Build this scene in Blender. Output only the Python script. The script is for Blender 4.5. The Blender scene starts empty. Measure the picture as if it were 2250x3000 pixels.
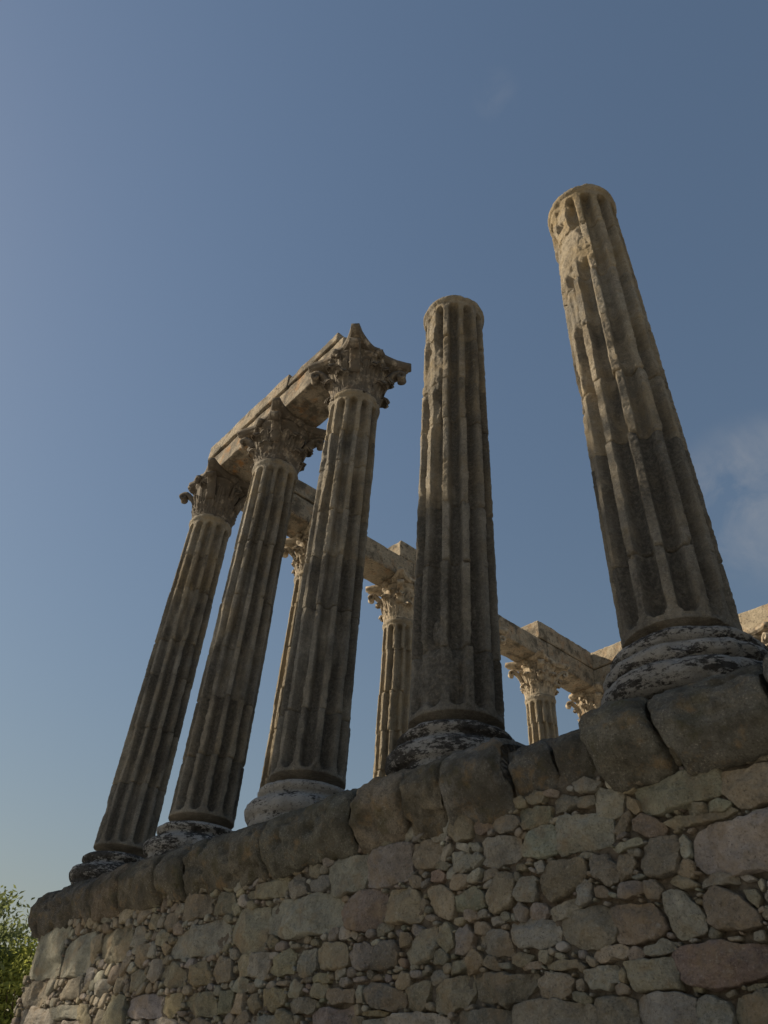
import bpy, math, random
import numpy as np
from mathutils import Matrix, Vector

# ------------------------------------------------------------------ scene, camera, light
scene = bpy.context.scene
COL = scene.collection
rng = np.random.default_rng(7)

cam_data = bpy.data.cameras.new("camera")
cam_data.sensor_fit = 'HORIZONTAL'; cam_data.sensor_width = 36.0
cam_data.lens = 33.63
cam_data.clip_start = 0.05; cam_data.clip_end = 2000
cam = bpy.data.objects.new("camera", cam_data); COL.objects.link(cam)
_r = Vector((0.66835, 0.741558, 0.058316)); _u = Vector((0.446553, -0.462693, 0.765837)); _f = Vector((-0.594894, 0.485806, 0.640385))
M = Matrix(((_r.x, _u.x, -_f.x, 2.309), (_r.y, _u.y, -_f.y, -5.078), (_r.z, _u.z, -_f.z, -2.986), (0, 0, 0, 1)))
cam.matrix_world = M
scene.camera = cam

SUN_AZ = (-0.829, -0.559)         # horizontal direction towards the sun
SUN_EL = math.radians(32)
sun_data = bpy.data.lights.new("sun", 'SUN')
sun_data.energy = 5.0; sun_data.angle = math.radians(0.55); sun_data.color = (1.0, 0.85, 0.64)
sun = bpy.data.objects.new("sun", sun_data); COL.objects.link(sun)
_d = Vector((SUN_AZ[0] * math.cos(SUN_EL), SUN_AZ[1] * math.cos(SUN_EL), math.sin(SUN_EL)))
sun.rotation_euler = _d.to_track_quat('Z', 'Y').to_euler()
sun.location = (-30, -25, 40)

world = bpy.data.worlds.new("World"); scene.world = world; world.use_nodes = True
wn = world.node_tree.nodes; wl = world.node_tree.links; wn.clear()
w_out = wn.new('ShaderNodeOutputWorld'); w_bg = wn.new('ShaderNodeBackground')
w_sky = wn.new('ShaderNodeTexSky'); w_sky.sky_type = 'NISHITA'; w_sky.sun_disc = False
w_sky.sun_elevation = SUN_EL; w_sky.sun_rotation = math.atan2(SUN_AZ[0], SUN_AZ[1])
w_sky.altitude = 300; w_sky.air_density = 2.2; w_sky.dust_density = 0.8; w_sky.ozone_density = 5.0
w_bg.inputs['Strength'].default_value = 0.0855
w_hsv = wn.new('ShaderNodeHueSaturation'); w_hsv.inputs['Saturation'].default_value = 1.1
w_hsv.inputs['Hue'].default_value = 0.5
w_gam = wn.new('ShaderNodeGamma'); w_gam.inputs['Gamma'].default_value = 0.7
w_wb = wn.new('ShaderNodeMixRGB'); w_wb.blend_type = 'MULTIPLY'; w_wb.inputs['Fac'].default_value = 1; w_wb.inputs['Color2'].default_value = (1.0, 0.962, 1.03, 1)
wl.new(w_sky.outputs[0], w_gam.inputs['Color']); wl.new(w_gam.outputs[0], w_hsv.inputs['Color']); wl.new(w_hsv.outputs[0], w_wb.inputs['Color1'])
# thin high cloud wisps
w_tc = wn.new('ShaderNodeTexCoord')
def wispy(direction, size, scale, amount, prev):
    dot = wn.new('ShaderNodeVectorMath'); dot.operation = 'DOT_PRODUCT'
    dot.inputs[1].default_value = direction; wl.new(w_tc.outputs['Generated'], dot.inputs[0])
    mr = wn.new('ShaderNodeMapRange'); mr.interpolation_type = 'SMOOTHSTEP'
    mr.inputs['From Min'].default_value = math.cos(size); mr.inputs['From Max'].default_value = math.cos(size * 0.25)
    wl.new(dot.outputs['Value'], mr.inputs['Value'])
    nz = wn.new('ShaderNodeTexNoise'); nz.inputs['Scale'].default_value = scale; nz.inputs['Detail'].default_value = 6
    nz.inputs['Roughness'].default_value = 0.6; nz.inputs['Distortion'].default_value = 0.6
    wl.new(w_tc.outputs['Generated'], nz.inputs['Vector'])
    m2 = wn.new('ShaderNodeMapRange'); m2.inputs['From Min'].default_value = 0.36; m2.inputs['From Max'].default_value = 0.70
    wl.new(nz.outputs['Fac'], m2.inputs['Value'])
    mu = wn.new('ShaderNodeMath'); mu.operation = 'MULTIPLY'
    wl.new(mr.outputs[0], mu.inputs[0]); wl.new(m2.outputs[0], mu.inputs[1])
    mu2 = wn.new('ShaderNodeMath'); mu2.operation = 'MULTIPLY'; mu2.inputs[1].default_value = amount
    wl.new(mu.outputs[0], mu2.inputs[0])
    mx = wn.new('ShaderNodeMixRGB'); mx.inputs['Color2'].default_value = (2.9, 3.0, 3.2, 1)
    wl.new(mu2.outputs[0], mx.inputs['Fac']); wl.new(prev, mx.inputs['Color1'])
    return mx.outputs[0]
sky_col = w_wb.outputs[0]
CLOUD_A = (-0.2090, 0.7700, 0.6030); CLOUD_B = (-0.1981, 0.2833, 0.9383)
sky_col = wispy(CLOUD_A, 0.12, 11.0, 0.5, sky_col)
sky_col = wispy(CLOUD_B, 0.035, 22.0, 0.10, sky_col)
wl.new(sky_col, w_bg.inputs['Color']); wl.new(w_bg.outputs[0], w_out.inputs['Surface'])

scene.view_settings.view_transform = 'Standard'; scene.view_settings.look = 'None'
scene.view_settings.exposure = 0.35; scene.view_settings.gamma = 1.0
scene.view_settings.use_curve_mapping = False

GZ = -4.6                 # ground level; column shafts start at z = 0
S1, S2 = 2.493, 2.896     # column spacing along the flank and along the end row
XL = -4 * S1              # x of the end row
CAMP = np.array([2.309, -5.078, -2.986])

# ------------------------------------------------------------------ numpy noise
def _hash(ix, iy, iz, seed):
    h = (ix.astype(np.int64) * 374761393 + iy.astype(np.int64) * 668265263 + iz.astype(np.int64) * 2147483647 + seed * 974711) & 0xFFFFFFFF
    h = ((h ^ (h >> 13)) * 1274126177) & 0xFFFFFFFF
    h = ((h ^ (h >> 16)) * 2246822519) & 0xFFFFFFFF
    return ((h ^ (h >> 15)) & 0xFFFFFF) / float(0xFFFFFF)
def vnoise(P, scale, seed=0):
    """smooth value noise, about -1..1, at the points P (n,3)"""
    p = P * scale + 100.37; i = np.floor(p); f = p - i; u = f * f * (3 - 2 * f)
    ix, iy, iz = (i[:, k].astype(np.int64) for k in range(3))
    r = 0
    for dx in (0, 1):
        for dy in (0, 1):
            for dz in (0, 1):
                w = (u[:, 0] if dx else 1 - u[:, 0]) * (u[:, 1] if dy else 1 - u[:, 1]) * (u[:, 2] if dz else 1 - u[:, 2])
                r = r + w * _hash(ix + dx, iy + dy, iz + dz, seed)
    return r * 2 - 1
def fbm(P, scale, octaves=3, seed=0, gain=0.5):
    r = 0; a = 1.0; t = 0
    for o in range(octaves):
        r = r + a * vnoise(P, scale * 2 ** o, seed + o * 17); t += a; a *= gain
    return r / t
def smooth(a, b, x):
    t = np.clip((x - a) / (b - a), 0, 1); return t * t * (3 - 2 * t)

# ------------------------------------------------------------------ mesh and object helpers
def make_mesh(name, V, quads=None, tris=None, mat=None, shade=True, tint=None, rubbed=None):
    me = bpy.data.meshes.new(name)
    V = np.asarray(V, np.float32)
    q = np.asarray(quads if quads is not None else np.zeros((0, 4)), np.int32).reshape(-1, 4)
    t = np.asarray(tris if tris is not None else np.zeros((0, 3)), np.int32).reshape(-1, 3)
    me.vertices.add(len(V)); me.vertices.foreach_set('co', V.ravel())
    loops = np.concatenate([q.ravel(), t.ravel()])
    starts = np.concatenate([np.arange(len(q)) * 4, len(q) * 4 + np.arange(len(t)) * 3]).astype(np.int32)
    me.loops.add(len(loops)); me.loops.foreach_set('vertex_index', loops)
    me.polygons.add(len(starts)); me.polygons.foreach_set('loop_start', starts)
    me.update(calc_edges=True)
    if shade: me.polygons.foreach_set('use_smooth', np.ones(len(starts), bool))
    if tint is not None:
        at = me.attributes.new('tint', 'FLOAT_COLOR', 'POINT')
        c = np.ones((len(V), 4), np.float32); c[:, :3] = tint
        at.data.foreach_set('color', c.ravel())
    if rubbed is not None:
        at = me.attributes.new('rubbed', 'FLOAT', 'POINT'); at.data.foreach_set('value', np.asarray(rubbed, np.float32))
    if mat: me.materials.append(mat)
    me.validate()
    return me
def link(name, me, parent=None, loc=None, rotz=None, color=None):
    o = bpy.data.objects.new(name, me); COL.objects.link(o)
    if parent: o.parent = parent
    if loc is not None: o.location = loc
    if rotz is not None: o.rotation_euler = (0, 0, rotz)
    if color is not None: o.color = color
    return o
def tag(o, label=None, cat=None, group=None, kind=None):
    if label: o['label'] = label
    if cat: o['category'] = cat
    if group: o['group'] = group
    if kind: o['kind'] = kind
    return o
def thing(name, loc, label, cat, group=None):
    o = bpy.data.objects.new(name, None); COL.objects.link(o); o.location = loc
    o.empty_display_size = 0.3
    return tag(o, label, cat, group, 'thing')
def grid_quads(nr, nc, wrap=False):
    """quads of a grid of nr rows and nc columns (index r*nc+c); wrap closes the columns"""
    r = np.arange(nr - 1)[:, None]; cc = np.arange(nc if wrap else nc - 1)[None, :]; c2 = (cc + 1) % nc
    return np.stack([r * nc + cc, r * nc + c2, (r + 1) * nc + c2, (r + 1) * nc + cc], -1).reshape(-1, 4)

# ------------------------------------------------------------------ materials
class NT:
    def __init__(self, name):
        self.m = bpy.data.materials.new(name); self.m.use_nodes = True
        self.n = self.m.node_tree.nodes; self.l = self.m.node_tree.links
        self.bsdf = self.n['Principled BSDF']; self.bsdf.inputs['Roughness'].default_value = 0.9
        self.bsdf.inputs['Specular IOR Level'].default_value = 0.25
        self.geo = self.n.new('ShaderNodeNewGeometry'); self.pos = self.geo.outputs['Position']
        self.info = self.n.new('ShaderNodeObjectInfo')
    def off(self, scale=(1, 1, 1)):
        mp = self.n.new('ShaderNodeMapping'); mp.inputs['Scale'].default_value = scale
        self.l.new(self.pos, mp.inputs['Vector']); return mp.outputs[0]
    def noise(self, scale, detail=4, rough=0.55, vec=None, dist=0.0):
        t = self.n.new('ShaderNodeTexNoise'); t.inputs['Scale'].default_value = scale; t.inputs['Detail'].default_value = detail
        t.inputs['Roughness'].default_value = rough; t.inputs['Distortion'].default_value = dist
        self.l.new(vec or self.pos, t.inputs['Vector']); return t.outputs['Fac']
    def voro(self, scale, vec=None):
        t = self.n.new('ShaderNodeTexVoronoi'); t.inputs['Scale'].default_value = scale
        self.l.new(vec or self.pos, t.inputs['Vector']); return t
    def ramp(self, v, a, b, lo=0.0, hi=1.0):
        t = self.n.new('ShaderNodeMapRange'); t.inputs['From Min'].default_value = a; t.inputs['From Max'].default_value = b
        t.inputs['To Min'].default_value = lo; t.inputs['To Max'].default_value = hi
        self.l.new(v, t.inputs['Value']); return t.outputs[0]
    def math(self, op, a, b=None):
        t = self.n.new('ShaderNodeMath'); t.operation = op
        for k, x in enumerate((a, b)):
            if x is None: continue
            if isinstance(x, (int, float)): t.inputs[k].default_value = x
            else: self.l.new(x, t.inputs[k])
        return t.outputs[0]
    def mix(self, fac, a, b, mode='MIX'):
        t = self.n.new('ShaderNodeMixRGB'); t.blend_type = mode
        for k, x in (('Fac', fac), ('Color1', a), ('Color2', b)):
            if isinstance(x, (int, float)): t.inputs[k].default_value = x
            elif isinstance(x, tuple): t.inputs[k].default_value = (*x, 1)
            else: self.l.new(x, t.inputs[k])
        return t.outputs[0]
    def grey(self, v):
        t = self.n.new('ShaderNodeCombineColor')
        for k in range(3): self.l.new(v, t.inputs[k])
        return t.outputs[0]
    def tint(self):
        t = self.n.new('ShaderNodeAttribute'); t.attribute_name = 'tint'; return t.outputs['Color']
    def color_channels(self):
        t = self.n.new('ShaderNodeSeparateColor'); self.l.new(self.info.outputs['Color'], t.inputs[0]); return t.outputs
    def bump(self, *layers):
        prev = None
        for h, dist, st in layers:
            b = self.n.new('ShaderNodeBump'); b.inputs['Distance'].default_value = dist; b.inputs['Strength'].default_value = st
            self.l.new(h, b.inputs['Height'])
            if prev: self.l.new(prev, b.inputs['Normal'])
            prev = b.outputs[0]
        self.l.new(prev, self.bsdf.inputs['Normal'])
    def base(self, c): self.l.new(c, self.bsdf.inputs['Base Color']); return self.m

def granite_grain(k, col, amt=1.0):
    """feldspar and mica grain, mottling over a base colour"""
    m1 = k.ramp(k.noise(3.1, 6, 0.65), 0.3, 0.7, 0.66, 1.24)
    m2 = k.ramp(k.noise(17, 4), 0.3, 0.7, 1 - 0.16 * amt, 1 + 0.16 * amt)
    c = k.mix(1.0, col, k.grey(k.math('MULTIPLY', m1, m2)), 'MULTIPLY')
    gr = k.noise(62, 4, 0.75)
    c = k.mix(k.ramp(gr, 0.56, 0.68, 0, 0.60 * amt), c, (0.58, 0.53, 0.45))
    c = k.mix(k.ramp(gr, 0.44, 0.34, 0, 0.65 * amt), c, (0.045, 0.042, 0.04))
    return c

def mat_column():
    k = NT('weathered_column_granite'); ch = k.color_channels()      # R crust, G golden lichen, B tone
    base = k.mix(ch[2], (0.30, 0.282, 0.245), (0.38, 0.318, 0.225))
    c = granite_grain(k, base)
    lich = k.math('MULTIPLY', k.ramp(k.noise(2.3, 6, 0.65), 0.45, 0.6), ch[1])
    c = k.mix(k.math('MULTIPLY', lich, 0.7), c, (0.36, 0.265, 0.13))
    streak = k.noise(2.6, 6, 0.62, k.off((1, 1, 0.16)), 0.4)
    patch = k.noise(1.3, 5, 0.6)
    s = k.math('ADD', k.math('MULTIPLY', streak, 0.75), k.math('MULTIPLY', patch, 0.45))
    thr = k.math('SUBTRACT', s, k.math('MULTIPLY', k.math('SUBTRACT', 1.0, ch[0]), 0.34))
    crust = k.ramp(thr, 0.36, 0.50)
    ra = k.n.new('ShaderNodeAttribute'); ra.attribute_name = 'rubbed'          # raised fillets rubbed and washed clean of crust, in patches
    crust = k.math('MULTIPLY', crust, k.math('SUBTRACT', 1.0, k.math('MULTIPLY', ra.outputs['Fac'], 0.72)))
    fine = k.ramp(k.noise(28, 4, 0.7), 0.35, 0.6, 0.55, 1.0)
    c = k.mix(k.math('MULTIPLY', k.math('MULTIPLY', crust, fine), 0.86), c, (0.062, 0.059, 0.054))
    gl = k.noise(6.5, 5, 0.7)
    c = k.mix(k.ramp(gl, 0.64, 0.72, 0, 0.45), c, (0.42, 0.40, 0.34))
    k.bump((k.noise(20, 6, 0.72), 0.05, 0.9), (k.noise(75, 4, 0.75), 0.016, 1.0))
    return k.base(c)
def mat_marble():
    k = NT('crusted_marble'); ch = k.color_channels()
    c = k.mix(k.ramp(k.noise(4, 5), 0.3, 0.7), (0.47, 0.465, 0.455), (0.68, 0.675, 0.66))
    c = k.mix(k.ramp(k.noise(2.0, 5), 0.55, 0.7, 0, 0.35), c, (0.36, 0.30, 0.22))
    n = k.math('ADD', k.math('ADD', k.math('MULTIPLY', k.noise(2.8, 4, 0.6, k.off((1, 1, 3.2))), 0.5), k.math('MULTIPLY', k.noise(15, 9, 0.74, k.off((1, 1, 2.6)), 0.15), 0.6)), k.math('MULTIPLY', ch[0], 0.3))
    crust = k.ramp(n, 0.65, 0.70)
    crust = k.math('MAXIMUM', crust, k.math('MULTIPLY', k.ramp(k.noise(34, 4, 0.7), 0.58, 0.64), 0.75))
    c = k.mix(crust, c, k.mix(k.ramp(k.noise(16, 3), 0.35, 0.65), (0.055, 0.053, 0.053), (0.13, 0.126, 0.122)))
    k.bump((k.noise(15, 7, 0.74), 0.06, 0.9), (k.noise(60, 4, 0.7), 0.012, 0.9))
    return k.base(c)
def mat_capital():
    k = NT('weathered_capital_marble'); ch = k.color_channels()
    base = k.mix(ch[2], (0.27, 0.235, 0.19), (0.44, 0.37, 0.27))
    c = k.mix(1.0, base, k.grey(k.ramp(k.noise(9, 5), 0.3, 0.7, 0.6, 1.25)), 'MULTIPLY')
    c = k.mix(k.math('MULTIPLY', k.math('MULTIPLY', k.ramp(k.noise(5, 5), 0.54, 0.68), 0.7), ch[1]), c, (0.34, 0.20, 0.085))
    thr = k.math('ADD', k.noise(6.5, 7, 0.65), k.math('MULTIPLY', ch[0], 0.26))
    c = k.mix(k.ramp(thr, 0.60, 0.74, 0, 0.85), c, (0.085, 0.072, 0.058))
    k.bump((k.noise(30, 5, 0.65), 0.015, 0.7))
    return k.base(c)
def mat_beam():
    k = NT('lichen_spotted_granite_block'); ch = k.color_channels()
    base = k.mix(ch[2], (0.27, 0.23, 0.175), (0.40, 0.335, 0.24))
    c = granite_grain(k, base, 0.9)
    c = k.mix(k.math('MULTIPLY', k.ramp(k.noise(3.5, 6, 0.65), 0.52, 0.66), ch[1]), c, (0.40, 0.20, 0.065))
    c = k.mix(k.ramp(k.noise(13, 4, 0.6), 0.57, 0.66, 0, 0.8), c, (0.08, 0.068, 0.055))
    c = k.mix(k.ramp(k.noise(20, 4, 0.6), 0.64, 0.70, 0, 0.6), c, (0.48, 0.45, 0.38))
    thr = k.math('ADD', k.noise(2.4, 6, 0.62), k.math('MULTIPLY', ch[0], 0.22))
    c = k.mix(k.ramp(thr, 0.58, 0.70, 0, 0.8), c, (0.085, 0.075, 0.058))
    k.bump((k.noise(18, 6, 0.7), 0.05, 0.9), (k.noise(70, 4, 0.7), 0.014, 0.9))
    return k.base(c)
def mat_stone():
    k = NT('rubble_stone')
    c = granite_grain(k, k.tint(), 0.9)
    c = k.mix(k.ramp(k.noise(4.5, 5, 0.6), 0.50, 0.68, 0, 0.6), c, (0.42, 0.315, 0.20))
    c = k.mix(k.ramp(k.noise(7, 6, 0.65), 0.56, 0.68, 0, 0.5), c, (0.19, 0.175, 0.145))
    c = k.mix(k.ramp(k.noise(11, 5, 0.7), 0.62, 0.72, 0, 0.5), c, (0.44, 0.42, 0.37))
    k.bump((k.noise(16, 7, 0.72), 0.06, 1.0), (k.noise(70, 4, 0.75), 0.016, 1.0))
    return k.base(c)
def mat_cornice():
    k = NT('mossy_cornice_granite')
    c = granite_grain(k, k.tint(), 1.15)
    c = k.mix(k.ramp(k.noise(2.6, 6, 0.65), 0.45, 0.60, 0, 0.72), c, (0.085, 0.077, 0.058))
    c = k.mix(k.ramp(k.noise(4.6, 7, 0.7), 0.55, 0.66, 0, 0.6), c, (0.36, 0.25, 0.13))
    c = k.mix(k.ramp(k.noise(3.7, 6, 0.65), 0.54, 0.66, 0, 0.5), c, (0.115, 0.105, 0.048))
    c = k.mix(k.ramp(k.noise(30, 3, 0.6), 0.64, 0.72, 0, 0.5), c, (0.30, 0.27, 0.21))
    k.bump((k.noise(8, 8, 0.74), 0.10, 1.0), (k.noise(60, 4, 0.75), 0.016, 1.0))
    return k.base(c)
def mat_mortar():
    k = NT('crumbling_mortar')
    c = k.mix(k.ramp(k.noise(2.2, 5), 0.35, 0.65), (0.215, 0.172, 0.128), (0.20, 0.182, 0.15))
    c = k.mix(1.0, c, k.grey(k.ramp(k.noise(30, 5, 0.7), 0.3, 0.7, 0.6, 1.3)), 'MULTIPLY')
    k.bump((k.noise(30, 7, 0.75), 0.05, 1.0))
    return k.base(c)
def mat_leaf(name, a, b):
    k = NT(name)
    c = k.mix(k.ramp(k.noise(1.7, 3), 0.35, 0.65), a, b)
    c = k.mix(k.ramp(k.noise(23, 2), 0.4, 0.6, 0, 0.5), c, tuple(x * 1.5 for x in b))
    k.bsdf.inputs['Roughness'].default_value = 0.6
    tr = k.n.new('ShaderNodeBsdfTranslucent'); k.l.new(c, tr.inputs['Color'])
    ms = k.n.new('ShaderNodeMixShader'); ms.inputs[0].default_value = 0.5
    k.l.new(k.bsdf.outputs[0], ms.inputs[1]); k.l.new(tr.outputs[0], ms.inputs[2])
    k.l.new(ms.outputs[0], k.n['Material Output'].inputs['Surface'])
    return k.base(c)
def mat_bark():
    k = NT('bark'); c = k.mix(k.ramp(k.noise(9, 5, 0.6, k.off((1, 1, 0.2))), 0.35, 0.65), (0.06, 0.045, 0.03), (0.16, 0.12, 0.085))
    k.bump((k.noise(20, 4, 0.6, k.off((1, 1, 0.25))), 0.03, 0.8)); return k.base(c)
def mat_ground():
    k = NT('stone_setts'); v = k.voro(7); c = k.mix(k.ramp(k.noise(0.6, 5), 0.35, 0.65), (0.46, 0.44, 0.40), (0.57, 0.545, 0.50))
    c = k.mix(k.ramp(v.outputs['Distance'], 0.45, 0.62), c, (0.34, 0.32, 0.28))
    k.bump((v.outputs['Distance'], 0.03, -0.6)); return k.base(c)
MC, MM, MK, MB, MS, MO, MR = mat_column(), mat_marble(), mat_capital(), mat_beam(), mat_stone(), mat_cornice(), mat_mortar()
M_BARK = mat_bark(); M_LEAF_A = mat_leaf('leaves_dark_green', (0.12, 0.15, 0.06), (0.19, 0.22, 0.09)); M_LEAF_B = mat_leaf('leaves_yellow_green', (0.23, 0.27, 0.06), (0.33, 0.345, 0.09))
M_GROUND = mat_ground()

# ------------------------------------------------------------------ setting
g = link('ground', make_mesh('ground', [(-600, -600, GZ), (600, -600, GZ), (600, 600, GZ), (-600, 600, GZ)], [(0, 1, 2, 3)], mat=M_GROUND))
tag(g, 'wide plaza of small stone setts around the podium', kind='structure')

# ------------------------------------------------------------------ podium: core, mortar, rubble stones
XW0, XW1 = -10.42, 4.0          # ends of the podium along the flank
YM = -0.722                     # mean mortar face
Z_DECK = -0.565
podium = thing('podium_wall', ((XW0 + XW1) / 2, -0.7, GZ), 'tall grey and tan rubble stone wall of the podium under the mossy cornice', 'stone wall')
def par(o, parent, world_loc=(0, 0, 0)):
    o.parent = parent; o.location = Vector(world_loc) - parent.location; return o
def box_mesh(name, x0, x1, y0, y1, z0, z1, mat, tint=None):
    V = [(x, y, z) for z in (z0, z1) for y in (y0, y1) for x in (x0, x1)]
    Q = [(0, 2, 3, 1), (4, 5, 7, 6), (0, 1, 5, 4), (2, 6, 7, 3), (0, 4, 6, 2), (1, 3, 7, 5)]
    return make_mesh(name, V, Q, mat=mat, shade=False, tint=tint)
par(link('core', box_mesh('core', XW0, XW1, -0.66, 15.2, GZ - 0.2, -0.95, MR)), podium)
par(link('deck', box_mesh('deck', XW0, XW1, -0.15, 15.2, -0.951, Z_DECK, MR)), podium)
def mortar_sheet():
    nx, nz = 720, 180
    xs = np.linspace(XW0 - 0.005, XW1, nx); zs = np.linspace(GZ - 0.1, -1.0, nz)
    X, Z = np.meshgrid(xs, zs); P = np.stack([X.ravel(), np.zeros(X.size), Z.ravel()], 1)
    d = 0.013 * fbm(P, 5, 4, 3) + 0.020 * fbm(P, 22, 3, 9)
    P[:, 1] = np.minimum(YM + .032 + 1.4 * d, -0.668)
    return make_mesh('mortar', P, grid_quads(nz, nx), mat=MR)
par(link('mortar', mortar_sheet()), podium)

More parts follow.
